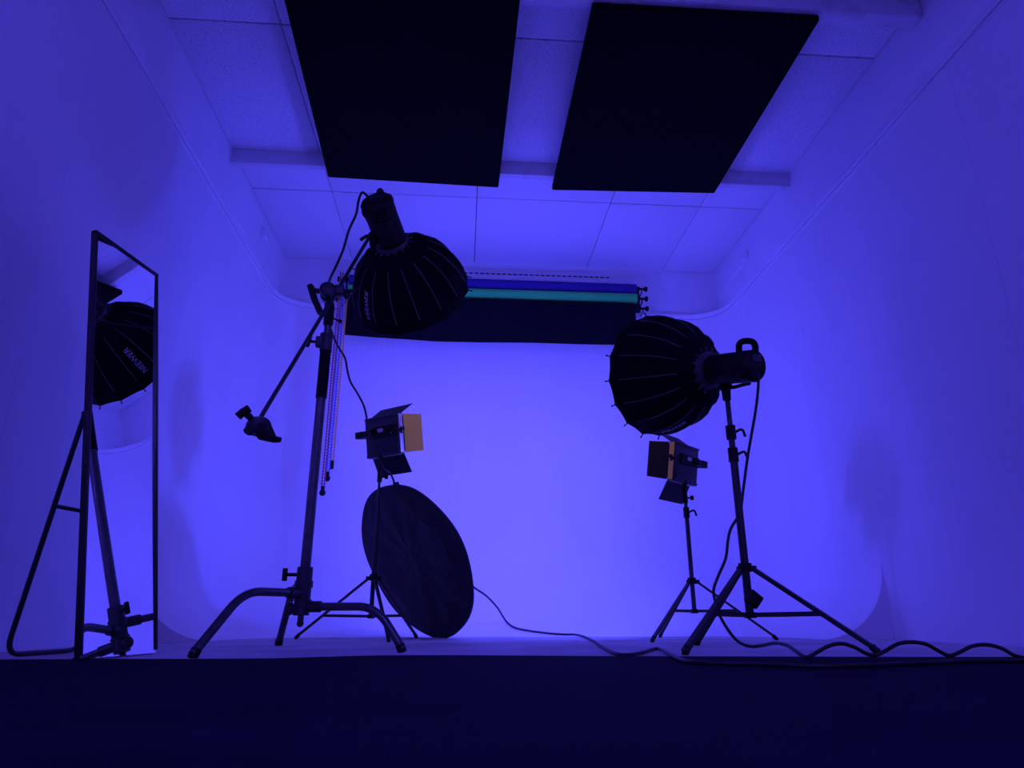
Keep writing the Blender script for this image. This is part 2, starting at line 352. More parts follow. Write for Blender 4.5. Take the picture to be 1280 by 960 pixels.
b = B(); knob(b, colx(1.41) + V((0.02, -0.002, 0)), (1, -0.1, -0.45), 0.028, 0.004, 0.016, (0, 1, 0)); obj('riser_knob', b, PLASTIC, up_)
# grip head on the column top, its disc axis along the depth of the room
def griphead(parent_or_none, c, ax, hd, label=None, jaw=False):
    c, ax, hd = V(c), V(ax).normalized(), V(hd).normalized()
    b = B(); lathe(b, [(-0.045, 0.02), (-0.04, 0.034), (-0.012, 0.037), (-0.008, 0.031), (0.008, 0.031), (0.012, 0.037), (0.04, 0.034), (0.048, 0.018)], c, ax, 22)
    o = obj('grip_head', b, GREYM, parent_or_none)
    R = M((hd, ax.cross(hd).normalized(), ax)).transposed()
    b = B(); cyl(b, c - ax * 0.0 + hd * 0.02, c + hd * 0.075, 0.012, seg=12); obj('grip_screw', b, GREYM, o)
    return o
gc = V((-0.6379, 2.8900, 1.5325))
gh = griphead(cst, gc, (0.10, -0.99, 0.1), (-0.9, -0.1, 0.1))
b = B(); knobc = V((-0.6932, 2.8600, 1.4919)); dv = (V((-0.6649, 2.8600, 1.4138)) - V((-0.7129, 2.8600, 1.5514)))
tube(b, [V((-0.7129, 2.8600, 1.5514)), V((-0.6877, 2.8550, 1.4817)), V((-0.6544, 2.8600, 1.4141))], 0, prof=[(-0.014, -0.012), (0.014, -0.012), (0.016, 0), (0.014, 0.012), (-0.014, 0.012), (-0.016, 0)]); obj('t_handle', b, PLASTIC, gh)
b = B(); box(b, V((-0.5840, 2.8700, 1.5327)), (0.05, 0.05, 0.05), None, 0.012); cyl(b, V((-0.5833, 2.8700, 1.5247)), V((-0.5105, 2.8400, 1.5246)), 0.014, 0.008, 10); ball(b, V((-0.5443, 2.8600, 1.5051)), 0.016); obj('grip_jaw', b, GREYM, gh)

# boom arm through the grip head, with a second grip head clamped at its low end
bl, bh = V((-0.7476, 2.4500, 0.7944)), V((-0.4921, 3.1200, 2.0000))
boom = thing('boom_arm', 'long grey boom rod slanting through the C stand head, black knuckle at low end', 'boom arm', bl)
b = B(); cyl(b, bl, bh, 0.0085, seg=12); obj('rod', b, GREYM, boom)
bd = (bh - bl).normalized()
gx = griphead(boom, V((-0.7431, 2.4500, 0.7795)), (0.55, -0.8, -0.2), (-0.5, 0, 0.5))
b = B(); k0 = V((-0.7619, 2.4300, 0.7946)); k1 = V((-0.7898, 2.4100, 0.8182)); cyl(b, k0, k1, 0.008, seg=10)
tube(b, [V((-0.8058, 2.4050, 0.8016)), V((-0.7885, 2.4050, 0.8198)), V((-0.7680, 2.4050, 0.8351))], 0, prof=[(-0.013, -0.010), (0.013, -0.010), (0.013, 0.010), (-0.013, 0.010)]); obj('wing_knob', b, PLASTIC, gx)
b = B(); tube(b, [V((-0.7326, 2.4400, 0.7860)), V((-0.7021, 2.4200, 0.7370)), V((-0.6758, 2.4100, 0.7233)), V((-0.6478, 2.4000, 0.7184))], 0, prof=[(-0.030, -0.02), (0.030, -0.02), (0.030, 0.02), (-0.030, 0.02)])
for i, v in enumerate(list(b.verts)):
    if i >= 12: v.co = v.co.lerp(V((-0.6481, 2.4000, 0.7213)), 0.55)
    elif i >= 8: v.co = v.co.lerp(V((-0.6758, 2.4100, 0.7233)), 0.4)
bmesh.ops.bevel(b, geom=b.edges[:], offset=0.004, segments=1, affect='EDGES'); obj('t_handle', b, PLASTIC, gx)
b = B(); cyl(b, V((-0.7677, 2.4200, 0.7505)), V((-0.7580, 2.4400, 0.7855)), 0.018, seg=12); cyl(b, V((-0.7111, 2.4200, 0.7427)), V((-0.7316, 2.4400, 0.7771)), 0.026, seg=12); obj('knuckle', b, GREYM, gx)

# ------------------------------------------------------------------ softboxes and studio lights
CAMR = V((0.9974, -0.0721, 0)); CAMU = V((-0.0229, -0.3171, 0.9481)); CAMF = V((0.0683, 0.9457, 0.3179))
PROF = [(0.0, 0.082), (0.03, 0.125), (0.08, 0.175), (0.16, 0.222), (0.25, 0.255), (0.35, 0.278), (0.45, 0.291), (0.55, 0.299)]
def prof_r(t, D, L):
    s = t / L * 0.55
    for (a, ra), (c, rc) in zip(PROF, PROF[1:]):
        if s <= c: return (ra + (rc - ra) * (s - a) / (c - a)) * D / 0.598
    return D / 2
def softbox(label, neck, ax, D, L, tdir, ph=0.0):
    neck, ax = V(neck), V(ax).normalized(); N = 16
    t = thing('softbox', label, 'softbox', neck, None)
    R = basis(ax, V((0, 0, 1)))
    e1, e2 = R.col[0], R.col[1]
    def P(tt, a, dr=0.0):   # a in gore units; fabric sags a little between the rods
        k = a % 1.0; r = prof_r(tt, D, L); th = 2 * pi * (a + ph) / N
        flat = cos(pi / N) / cos(2 * pi / N * (k - 0.5)); sag = 1 - 0.018 * (1 - (2 * k - 1) ** 2)
        rr = r * flat * sag / cos(pi / N) * 1.0 if False else r * (1 - (1 - cos(pi / N)) * (1 - (2 * k - 1) ** 2)) * sag
        return neck + ax * tt + e1 * ((rr + dr) * cos(th)) + e2 * ((rr + dr) * sin(th))
    ts = [L * (k / 16) ** 1.5 for k in range(17)]; K = 4
    b = B(); rows = [[b.verts.new(P(tt, k / K)) for k in range(N * K)] for tt in ts]
    inn = [[b.verts.new(P(tt, k / K, -0.006)) for k in range(N * K)] for tt in ts]
    n_ = N * K
    for grid in (rows, inn):
        for i in range(len(ts) - 1):
            for k in range(n_): b.faces.new((grid[i][k], grid[i][(k + 1) % n_], grid[i + 1][(k + 1) % n_], grid[i + 1][k]))
    for k in range(n_):
        b.faces.new((rows[-1][k], rows[-1][(k + 1) % n_], inn[-1][(k + 1) % n_], inn[-1][k])); b.faces.new((rows[0][k], rows[0][(k + 1) % n_], inn[0][(k + 1) % n_], inn[0][k]))
    bowl = obj('bowl', b, CLOTH, t, ang=60)
    for k in range(N):      # each rod: a taped seam along the fabric, its tip standing out at the rim
        b = B(); tube(b, [P(tt, k, 0.0012) for tt in ts if 0.10 * L < tt < 0.86 * L], 0.0024, 5); obj('seam', b, SEAM, bowl)
        b = B(); c0 = P(L, k, -0.002); cyl(b, c0 - ax * 0.004, c0 + (P(L, k, 0.02) - c0).normalized() * 0.016 + ax * 0.006, 0.003, seg=6); ball(b, c0 + (P(L, k, 0.02) - c0).normalized() * 0.016 + ax * 0.006, 0.0045, 6); obj('rod_tip', b, PLASTIC, bowl)
    b = B(); lathe(b, [(L - 0.060, D / 2 - 0.045), (L - 0.056, D / 2 - 0.045)], neck, ax, 48); obj('diffuser', b, DIFF, t)
    b = B(); lathe(b, [(-0.022, 0.064), (-0.020, 0.084), (0.004, 0.088), (0.010, 0.082), (0.010, 0.060)], neck, ax, 32); ring = obj('speed_ring', b, SPEED, t)
    for k in range(N):
        b = B(); th = 2 * pi * (k + ph) / N; dv = e1 * cos(th) + e2 * sin(th)
        box(b, neck + dv * 0.098 - ax * 0.004, (0.026, 0.009, 0.012), M((dv, ax.cross(dv), ax)).transposed(), 0.002); obj('rod_socket', b, SPEED, ring)
    # printed word on one gore, following the cloth
    tv = V(tdir); tv = (tv - ax * tv.dot(ax)).normalized(); th0 = math.atan2(tv.dot(e2), tv.dot(e1)) / (2 * pi) * N - ph
    a0 = math.floor(th0) + 0.5
    cu = bpy.data.curves.new('word', 'FONT'); cu.body = 'NEEWER'; cu.size = 1; cu.resolution_u = 2
    to = bpy.data.objects.new('word', cu); C.objects.link(to); dg = bpy.context.evaluated_depsgraph_get()
    me = to.evaluated_get(dg).to_mesh(); b = B(); b.from_mesh(me); to.to_mesh_clear() if False else None
    bpy.data.objects.remove(to)
    bmesh.ops.triangulate(b, faces=b.faces[:]); bmesh.ops.subdivide_edges(b, edges=[e for e in b.edges if e.calc_length() > 0.25], cuts=2, use_grid_fill=True)
    wd = max(v.co.x for v in b.verts); ht = max(v.co.y for v in b.verts)
    t1 = 0.80 * L; LEN = 0.44 * L
    for v in b.verts:
        tt = t1 - v.co.x / wd * LEN; uu = (v.co.y / ht - 0.5) * 0.029     # reads from the rim up to the neck
        # letters' tops point to the left of the reading direction seen from outside
        da = -uu / (prof_r(tt, D, L)) / (2 * pi) * N
        v.co = P(tt, a0 - da * -1, 0.0022)
    o = obj('printed_word', b, LETTER, bowl)
    o['label'] = 'printed white brand word along one fabric gore'
    return t
def light_head(label, neck, ax, L, r, hand, knobp, brk):
    neck, ax = V(neck), V(ax).normalized(); t = thing('studio_light', label, 'light', neck - ax * L * 0.5)
    nk = neck - ax * 0.022
    b = B(); lathe(b, [(0, r * 0.92), (-0.012, r * 0.98), (-0.014, r), (-L * 0.66, r), (-L * 0.665, r * 0.97), (-L * 0.68, r * 0.97), (-L * 0.685, r * 1.02), (-L * 0.95, r * 1.02), (-L, r * 0.9)], nk, ax, 32)
    body = obj('lamp_body', b, PLASTIC, t)
    hv = V(hand); hv = (hv - ax * hv.dot(ax)).normalized(); sv = ax.cross(hv)
    R = M((sv, hv, ax)).transposed()
    # rear housing: a rounded square block with controls on its back
    b = B(); box(b, nk - ax * (L * 0.86), (r * 1.86, r * 1.86, L * 0.27), R, 0.030); rear = obj('rear_housing', b, PLASTIC, t)
    b = B(); box(b, nk - ax * (L + 0.0005) + hv * r * 0.45, (r * 0.9, r * 0.45, 0.004), R, 0.001); obj('display', b, LENS, rear)
    for s in (-0.5, 0.5):
        b = B(); c0 = nk - ax * (L - 0.002) - hv * r * 0.35 + sv * r * s; cyl(b, c0, c0 - ax * 0.008, 0.012, 0.010, 14); obj('dial', b, PLASTIC, rear)
    b = B(); c0 = nk - ax * (L - 0.002) + hv * r * 0.05
    for k in range(3): box(b, c0 + sv * r * (-0.35 + 0.35 * k), (0.010, 0.007, 0.006), R, 0.001)
    obj('button_row', b, SPEED, rear)
    b = B(); a0 = nk - ax * (L * 0.64) + hv * r * 0.85; a1 = nk - ax * (L * 0.98) + hv * r * 0.75; hh = hv * 0.054
    tube(b, spline([a0, a0 + hh * 0.65, a0.lerp(a1, 0.22) + hh * 0.98, a0.lerp(a1, 0.78) + hh * 0.98, a1 + hh * 0.65, a1], 5), 0, prof=[(-0.012, -0.007), (0.012, -0.007), (0.014, 0), (0.012, 0.007), (-0.012, 0.007), (-0.014, 0)], up=sv); obj('carry_handle', b, PLASTIC, t)
    # tilt bracket from body to mount
    mt = V(brk); b = B(); base_pt = nk - ax * (L * 0.28)
    for s in (-1, 1):
        tube(b, [base_pt + sv * s * r * 0.35 + (mt - base_pt).normalized() * r * 0.9, mt + sv * s * 0.012], 0, prof=[(-0.006, -0.016), (0.006, -0.016), (0.006, 0.016), (-0.006, 0.016)])
    ball(b, mt, 0.026, 12); cyl(b, mt, mt - V((0, 0, 0.06)), 0.021, 0.018, 14); br = obj('tilt_bracket', b, PLASTIC, t)
    b = B(); kp = [V(p) for p in knobp]; tube(b, [mt] + kp, 0.0085, 8); ball(b, kp[-1], 0.010, 8); obj('tilt_lever', b, PLASTIC, br)
    return t
AXL = V((0.265, 0.858, -0.439)); NL = V((-0.3960, 3.2000, 1.9710))
softbox('black parabolic softbox tilted down above the C stand, ribs showing', NL, AXL, 0.655, 0.345, -CAMR * 0.62 - CAMF * 0.82 - CAMU * 0.2)
light_head('black studio lamp pointing down into the boom mounted softbox', NL, AXL, 0.245, 0.081, CAMF + CAMR * 0.2, [(-0.5193, 3.1000, 1.9589), (-0.5420, 3.1000, 1.9394)], (-0.4865, 3.1200, 1.9768))
AXR = V((-0.5201, 0.8309, 0.1977)); NR = V((1.1032, 2.8600, 1.1885))
softbox('black parabolic softbox facing left on the right tripod stand', NR, AXR, 0.60, 0.34, -CAMU * 0.75 - CAMF * 0.65 + CAMR * 0.35, 0.3)
light_head('black studio lamp with carry handle behind the softbox on the right stand', NR, AXR, 0.235, 0.069, CAMU, [(1.1886, 2.7900, 1.0868), (1.2338, 2.7400, 1.0898)], (1.1609, 2.8200, 1.0960))

# ------------------------------------------------------------------ tripod stands
def tripod(name, label, c, feet, zh, zb, sections, rl, rb, group=None, clips=(), m=BLACKM, frac=None):
    c = V(c); t = thing(name, label, 'light stand', (c.x, c.y, 0), group)
    def at(z): return V((c.x, c.y, z))
    zt = sections[-1][1]
    for nm, z1, r in sections: pass
    z0 = zb
    for i, (nm, z1, r) in enumerate(sections):
        b = B(); cyl(b, at(z0 if i == 0 else z0 - 0.03), at(z1), r, seg=14); obj(nm, b, m, t); z0 = z1
    b = B(); r0 = sections[0][2]; cyl(b, at(zh - 0.012), at(zh + 0.022), r0 + 0.010, seg=16); hub = obj('top_collar', b, PLASTIC, t)
    b = B(); cyl(b, at(zb - 0.008), at(zb + 0.014), r0 + 0.008, seg=16); low = obj('bottom_collar', b, PLASTIC, t)
    for f in feet:
        f = V(f); dv = (V((f.x, f.y, 0)) - V((c.x, c.y, 0))); h = dv.normalized(); a = at(zh) + h * (r0 + 0.014); e = V((f.x, f.y, rl))
        b = B(); tube(b, [a, e], 0, prof=[(-rl, -rl * 0.7), (rl, -rl * 0.7), (rl, rl * 0.7), (-rl, rl * 0.7)]); lg = obj('leg', b, m, t)
        b = B(); cyl(b, e + (a - e).normalized() * 0.025, e - V((0, 0, rl * 0.9)) , rl + 0.002, rl + 0.001, 10); obj('rubber_foot', b, PLASTIC, lg)
        b = B(); box(b, a, (0.022, 0.022, 0.03), basis(h), 0.003); obj('leg_hinge', b, PLASTIC, lg)
        k = (zh - zb - 0.002) / (zh) ; pt = a.lerp(e, k if frac is None else frac)
        b = B(); tube(b, [at(zb + 0.004) + h * (r0 + 0.004), pt], 0, prof=[(-rb * 0.4, -rb), (rb * 0.4, -rb), (rb * 0.4, rb), (-rb * 0.4, rb)]); obj('brace', b, m, t)
    for z, s in clips:
        b = B(); cyl(b, at(z - 0.03), at(z + 0.03), r0 + 0.005, seg=14); k = obj('height_clamp', b, PLASTIC, t)
        b = B(); cc = at(z) + V((s * r0, 0, 0)); tube(b, spline([cc, cc + V((s * 0.03, -0.01, 0.012)), cc + V((s * 0.042, -0.01, -0.02))], 4), 0.006, 6); obj('clamp_lever', b, PLASTIC, k)
    return t
tripod('light_stand', 'tall black tripod stand with wide legs carrying the right softbox', (1.1674, 2.8300, 0.2360), [(0.7842, 2.5034, 0.0000), (1.0666, 3.2186, 0.0000), (1.4875, 2.5010, 0.0000)], 0.312, 0.128,
       [('lower_tube', 0.79, 0.0165), ('middle_tube', 0.895, 0.0135), ('upper_tube', 1.085, 0.011)], 0.0115, 0.009, None, [(0.79, 1), (0.89, 1)], GREYM)
tripod('light_stand', 'thin black tripod stand under the left panel light, reflector leaning on it', (-0.4927, 4.0500, 0.2079), [(-0.9165, 4.1500, 0.0042), (-0.2436, 4.2000, 0.0009), (-0.3537, 3.7000, 0.0027)], 0.325, 0.118,
       [('lower_tube', 0.70, 0.0125), ('middle_tube', 0.83, 0.0100), ('upper_tube', 1.02, 0.008)], 0.0085, 0.0075, None, [])
tripod('light_stand', 'thin black tripod stand under the right panel light', (1.2942, 3.9000, 0.1442), [(0.9649, 3.6000, 0.0029), (1.7051, 3.8000, 0.0015), (1.1915, 4.2600, -0.0045)], 0.305, 0.145,
       [('lower_tube', 0.70, 0.0125), ('middle_tube', 0.76, 0.0105), ('upper_tube', 0.86, 0.008)], 0.0085, 0.0075, None, [(0.69, 1)])
b = B(); box(b, V((1.1766, 2.8000, 0.1919)), (0.056, 0.03, 0.056), M.Rotation(radians(40), 3, 'Y'), 0.005); pa = obj('power_adapter', b, PLASTIC, loc=V((1.1766, 2.8000, 0.1919)))
tag(pa, 'small black square power adapter hung low on the right tripod column', 'adapter')
b = B(); tube(b, [V((1.1791, 2.8000, 0.2134)), V((1.1712, 2.8150, 0.2355)), V((1.1602, 2.8100, 0.2447))], 0.004, 6); obj('hook', b, PLASTIC, pa)

# ------------------------------------------------------------------ LED panels with barn doors
def led(label, c, yaw, pitch, mirror, W_, H_, door_ang, door_side, mount, side_mat, door_mat):
    # mirror = -1 : faces right, +1 : faces left
    c = V(c); t = thing('led_panel', label, 'light', c)
    R = M.Rotation(yaw, 3, 'Z') @ M.Rotation(-pitch, 3, 'X')
    w, n, u = R @ V((1, 0, 0)), R @ V((0, 1, 0)), R @ V((0, 0, 1)); RR = M((w, n, u)).transposed()
    D_ = 0.042
    b = B(); box(b, c, (W_, D_, H_), RR, 0.006); body = obj('housing', b, PANELB, t)
    for s in (-1, 1):
        b = B(); box(b, c + w * s * (W_ / 2 + 0.0005), (0.004, D_ * 0.72, H_ * 0.94), RR, 0.001); o = obj('side_rail', b, side_mat if s == door_side else PANELB, body)
        if s == door_side: o['label'] = 'pale metal side rail' if side_mat is SIDEM else 'side rail coloured as if in warm light'
    b = B(); box(b, c - u * (H_ / 2 + 0.0005), (W_ * 0.9, D_ * 0.5, 0.004), RR); obj('bottom_rail', b, SIDEM, body)
    b = B(); box(b, c + n * (D_ / 2 + 0.001), (W_ * 0.92, 0.003, H_ * 0.92), RR); obj('led_face', b, LED_LEFT if mirror < 0 else LED_RIGHT, t)
    # back: control block, display, dials, cooling fins
    b = B(); box(b, c - n * (D_ / 2 + 0.008) + u * H_ * 0.10 + w * 0.02, (W_ * 0.74, 0.016, H_ * 0.26), RR, 0.003); ctl = obj('control_block', b, PLASTIC, t)
    b = B(); box(b, c - n * (D_ / 2 + 0.017) + u * H_ * 0.13 + w * W_ * 0.02, (W_ * 0.16, 0.002, H_ * 0.09), RR); obj('display', b, SIDEM, ctl)
    for dx in (0.24, 0.33):
        b = B(); p = c - n * (D_ / 2 + 0.016) + u * H_ * 0.10 + w * W_ * dx; cyl(b, p, p - n * 0.014, 0.011, 0.009, 12); obj('dial', b, PLASTIC, ctl)
    b = B(); p = c - n * (D_ / 2 + 0.016) + u * H_ * 0.02 + w * W_ * 0.33; ball(b, p, 0.005, 8); obj('indicator', b, SIDEM, ctl)
    for k in range(6):
        b = B(); box(b, c - n * (D_ / 2 + 0.002) - u * H_ * (0.12 + 0.055 * k), (W_ * 0.8, 0.006, 0.004), RR); obj('cooling_fin', b, PANELB, body)
    for s in (-1, 1):
        b = B(); box(b, c - n * (D_ / 2 + 0.003) + u * H_ * s * 0.46, (W_ * 0.96, 0.008, 0.012), RR, 0.002); obj('back_lip', b, PANELB, body)
    # yoke with its clamp knobs
    b = B(); yk = mount; zz = -u * (H_ / 2 + 0.035)
    tube(b, [c + w * (W_ / 2 + 0.012) + u * H_ * 0.05, c + w * (W_ / 2 + 0.012) + zz * 0.9, c + w * W_ * 0.35 + zz, c - w * W_ * 0.35 + zz, c - w * (W_ / 2 + 0.012) + zz * 0.9, c - w * (W_ / 2 + 0.012) + u * H_ * 0.05], 0, prof=[(-0.003, -0.010), (0.003, -0.010), (0.003, 0.010), (-0.003, 0.010)]) if False else None
    zz = -n * (D_ / 2 + 0.05)
    tube(b, [c + w * s_ + off for s_, off in ((W_ / 2 + 0.008, V()), (W_ / 2 + 0.008, zz * 0.35 + u * H_ * 0.08))], 0.006, 6)
    tube(b, [c - w * (W_ / 2 + 0.008), c - w * (W_ / 2 + 0.008) + zz * 0.35 + u * H_ * 0.08], 0.006, 6)
    yo = obj('yoke', b, PLASTIC, t)
    for s in (-1, 1):
        b = B(); p = c + w * s * (W_ / 2 + 0.004) + u * H_ * 0.10; big = s != door_side
        cyl(b, p, p + w * s * (0.040 if big else 0.016), 0.021 if big else 0.012, seg=14)
        if big: box(b, p + w * s * 0.02 - n * 0.03, (0.062, 0.055, 0.042), RR, 0.006); box(b, p - w * s * 0.05 - n * 0.042, (0.08, 0.03, 0.038), RR, 0.006)
        obj('yoke_knob', b, PLASTIC, yo)
    mt = V(mount); b = B(); foot = c - u * (H_ / 2) - n * 0.02 + w * (mt - c).dot(w) * 0.8
    tube(b, [foot + u * 0.02, mt + V((0, 0, 0.03)), mt - V((0, 0, 0.02))], 0.013, 10); cyl(b, mt - V((0, 0, 0.05)), mt + V((0, 0, 0.01)), 0.015, seg=12); spg = obj('spigot_mount', b, PLASTIC, t)
    b = B(); knob(b, mt - V((0, 0, 0.02)) + V((0.012, 0, 0)), (1, -0.2, 0), 0.02, 0.005, 0.026, (0, 0, 1)); obj('mount_knob', b, PLASTIC, spg)
    # barn doors, hinged on the front edges; trapezoid plates
    hc = c + n * (D_ / 2)
    for nm, e, axis_u, L, A, mm in (('top', u, w, 0.12, door_ang[0], DOORM), ('bottom', -u, w, 0.12, door_ang[1], DOORM), ('right', w, u, 0.115, door_ang[2], DOORM), ('left', -w, u, 0.115, door_ang[3], DOORM)):
        half = (W_ if nm in ('top', 'bottom') else H_) / 2 * 0.95
        hinge = hc + e * ((H_ if nm in ('top', 'bottom') else W_) / 2)
        dv = n * cos(A) + e * sin(A); L2 = L
        flare = 1.04 if nm in ('top', 'bottom') else 0.94
        q = [hinge - axis_u * half, hinge + axis_u * half, hinge + dv * L2 + axis_u * half * flare, hinge + dv * L2 - axis_u * half * flare]
        b = B(); plate(b, q, 0.0022)
        mt_ = door_mat if (nm == 'right' and door_side == 1) else mm
        o = obj('barn_door', b, mt_, t)
        if mt_ is WARMLIT: o['label'] = 'barn door leaf coloured as if in warm light'
        b = B(); cyl(b, hinge - axis_u * half * 0.9, hinge + axis_u * half * 0.9, 0.004, seg=8); obj('hinge', b, PLASTIC, o)
    return t
led('left LED panel light with barn doors, its right door coloured as if catching warm light', (-0.4772, 4.0300, 1.1468), radians(-39), radians(-10), -1, 0.275, 0.245,
    (radians(31), radians(66), radians(32), radians(38)), 1, (-0.4919, 4.0500, 0.9223), SIDEM, WARMLIT)
led('right LED panel light with barn doors below the side facing softbox', (1.2986, 3.9000, 0.9758), radians(43), radians(-9), 1, 0.275, 0.230,
    (radians(31), radians(68), radians(38), radians(38)), -1, (1.2935, 3.9000, 0.7955), WARMLIT, DOORM)  # warm spill on the left side rail is put into its colour

# ------------------------------------------------------------------ collapsible reflector leaning against the left thin stand
nd = V((-0.683, -0.570, -0.457)).normalized(); rad = 0.470
up_d = (V((0, 0, 1)) - nd * nd.z).normalized(); sd = up_d.cross(nd).normalized()
low_ = V((-0.1090, 4.3000, -0.0072)); low_.z = 0.012
cc = low_ + up_d * rad
t = thing('reflector', 'big round black collapsible reflector leaning on the left thin stand', 'reflector', (low_.x, low_.y, 0))
def rp(r, a, off=0.0):
    k = 1 + 0.012 * sin(3 * a + 0.5) + 0.008 * sin(7 * a)
    return cc + sd * (r * k * cos(a)) + up_d * (r * k * sin(a)) + nd * off
b = B(); nr, na = 18, 96; gr = []
for i in range(nr + 1):
    r = rad * i / nr
    gr.append([b.verts.new(rp(r, 2 * pi * k / na, 0.010 + (0.006 * sin(11 * 2 * pi * k / na + 3 * r) + 0.010 * sin(r * 14 + 4 * cos(2 * pi * k / na))) * min(1, (nr - i) / 4) * (i / nr))) for k in range(na)] if i else [b.verts.new(cc + nd * 0.010)])
for k in range(na): b.faces.new((gr[0][0], gr[1][k], gr[1][(k + 1) % na]))
for i in range(1, nr):
    for k in range(na): b.faces.new((gr[i][k], gr[i][(k + 1) % na], gr[i + 1][(k + 1) % na], gr[i + 1][k]))
fb = [b.verts.new(rp(rad, 2 * pi * k / na, -0.008)) for k in range(na)]
for k in range(na): b.faces.new((gr[nr][k], gr[nr][(k + 1) % na], fb[(k + 1) % na], fb[k]))
b.faces.new(fb); obj('cloth', b, REFL, t, ang=60)
b = B(); tube(b, [rp(rad, 2 * pi * k / na, 0.001) for k in range(na + 1)], 0.009, 8, cap=False); obj('rim', b, REFL, t)
b = B(); a_ = radians(80); box(b, rp(rad + 0.008, a_, 0), (0.05, 0.03, 0.012), M((sd, up_d, nd)).transposed(), 0.004); obj('tab', b, REFL, t)

# ------------------------------------------------------------------ paper rolls on the rear wall
YR = 5.72; rr = 0.044
roll_px = (((-1.0807, 5.7200, 3.0525), (1.5854, 5.7200, 3.0219)), ((-1.0731, 5.7200, 2.9512), (1.5719, 5.7200, 2.9219)), ((-1.0653, 5.7200, 2.8470), (1.5661, 5.7200, 2.8231)))
zl = [ (V(a).z + V(c).z) / 2 for a, c in roll_px]
x0, x1 = V(roll_px[0][0]).x, V(roll_px[0][1]).x
for i, (nm, lab, m_) in enumerate((('blue', 'deep blue paper backdrop roll, topmost of three on the rear wall', PBLUE), ('green', 'green paper backdrop roll, middle of three on the rear wall', PGREEN), ('black', 'black paper backdrop roll, lowest of three, with paper hanging down', PBLACK))):
    z = zl[i]; t = thing('backdrop_roll', lab, 'backdrop roll', ((x0 + x1) / 2, YR, z), 'paper rolls on the rear wall')
    b = B(); lathe(b, [(0, 0.030), (0, rr), (x1 - x0, rr), (x1 - x0, 0.030)], (x0, YR, z), (1, 0, 0), 32); obj('paper_roll', b, m_, t)
    b = B(); cyl(b, (x0 - 0.09, YR, z), (x1 + 0.09, YR, z), 0.011, seg=12); obj('core_tube', b, PLASTIC, t)
    for s, xe in ((-1, x0), (1, x1)):
        b = B(); cyl(b, (xe, YR, z), (xe + s * 0.032, YR, z), 0.027, 0.022, 16); cyl(b, (xe + s * 0.083, YR, z), (xe + s * 0.105, YR, z), 0.024, seg=16); obj('end_plug', b, PLASTIC, t)
    if i == 2:
        xa, xb = V((-1.0753, 5.6700, 2.6110)).x, V((1.5538, 5.6700, 2.6949)).x
        zb_ = [(0, V((-1.0629, 5.6600, 2.4686)).z), (0.30, V((-0.2961, 5.6600, 2.4265)).z), (0.5, V((0.2655, 5.6600, 2.4352)).z), (1, V((1.5367, 5.6600, 2.4450)).z)]
        def zbot(f):
            for (a, za), (c, zc_) in zip(zb_, zb_[1:]):
                if f <= c + 1e-9: return za + (zc_ - za) * (f - a) / (c - a)
        b = B(); rows = []
        for k in range(41):
            f = k / 40; x = xa + (xb - xa) * f; zb1 = zbot(f); col = []
            for a in range(6): an = pi / 2 + pi / 2 * a / 5; col.append((x, YR + (rr + 0.003) * cos(an), z + (rr + 0.003) * sin(an)))
            for a in range(1, 7): q = a / 6; col.append((x, YR - rr - 0.003 - 0.006 * sin(q * 2.6) + 0.006 * sin(f * 17) * q, z + (zb1 - z) * q))
            rows.append([b.verts.new(p) for p in col])
        for k in range(40):
            for a in range(len(rows[0]) - 1): b.faces.new((rows[k][a], rows[k + 1][a], rows[k + 1][a + 1], rows[k][a + 1]))
        r_ = bmesh.ops.solidify(b, geom=b.faces[:], thickness=0.0015); obj('hanging_paper', b, PBLACK, t)
for s, xe, lab in ((-1, x0, 'black triple wall bracket holding the left ends of the paper rolls'), (1, x1, 'black triple wall bracket holding the right ends of the paper rolls')):
    t = thing('roll_bracket', lab, 'bracket', (xe + s * 0.055, YB, zl[1]))
    b = B(); box(b, (xe + s * 0.055, YB - 0.03 - 0.004, zl[1]), (0.03, 0.012, 0.34), None, 0.003); obj('back_plate', b, BLACKM, t)
    for z in zl:
        b = B(); tube(b, spline([(xe + s * 0.055, YB - 0.035, z - 0.03), (xe + s * 0.055, YR + 0.03, z - 0.035), (xe + s * 0.055, YR, z - 0.019), (xe + s * 0.055, YR - 0.025, z - 0.012)], 4), 0.006, 8); obj('hook', b, BLACKM, t)
        b = B(); box(b, (xe + s * 0.055, YB - 0.02, z - 0.03), (0.02, 0.036, 0.02)); obj('spacer', b, BLACKM, t)

# roller chains hanging from the left end plugs
def chain(label, m_, xtop, ztop, zbot_, weight, y):
    t = thing('bead_chain', label, 'chain', (xtop, y, zbot_), 'bead chains of the paper rolls')
    b = B(); n_ = int((ztop - zbot_) / 0.026)
    for sx in (-0.010, 0.010):
        for k in range(n_):
            z = zbot_ + 0.02 + (ztop - zbot_ - 0.02) * k / n_; bmesh.ops.create_icosphere(b, subdivisions=1, radius=0.0095, matrix=M.Translation((xtop + sx, y + 0.002 * sin(k), z)))
        cyl(b, (xtop + sx, y, zbot_ + 0.02), (xtop + sx, y, ztop), 0.005, seg=5)
    o = obj('bead_strand', b, m_, t); o['kind'] = 'stuff'
    b = B(); wz = zbot_
    if weight == 'ball': ball(b, (xtop, y, wz), 0.026, 12); cyl(b, (xtop, y, wz + 0.02), (xtop, y, wz + 0.055), 0.016, 0.012, 10)
    else: box(b, (xtop, y, wz), (0.034, 0.03, 0.07), None, 0.005)
    obj('weight', b, PLASTIC, t)
p = V((-1.1204, 5.5500, 1.0506)); chain('longest bead chain with dark red beads, leftmost of the three beside the C stand column', CH_RED, p.x, zl[0] - 0.01, p.z, 'ball', 5.55)
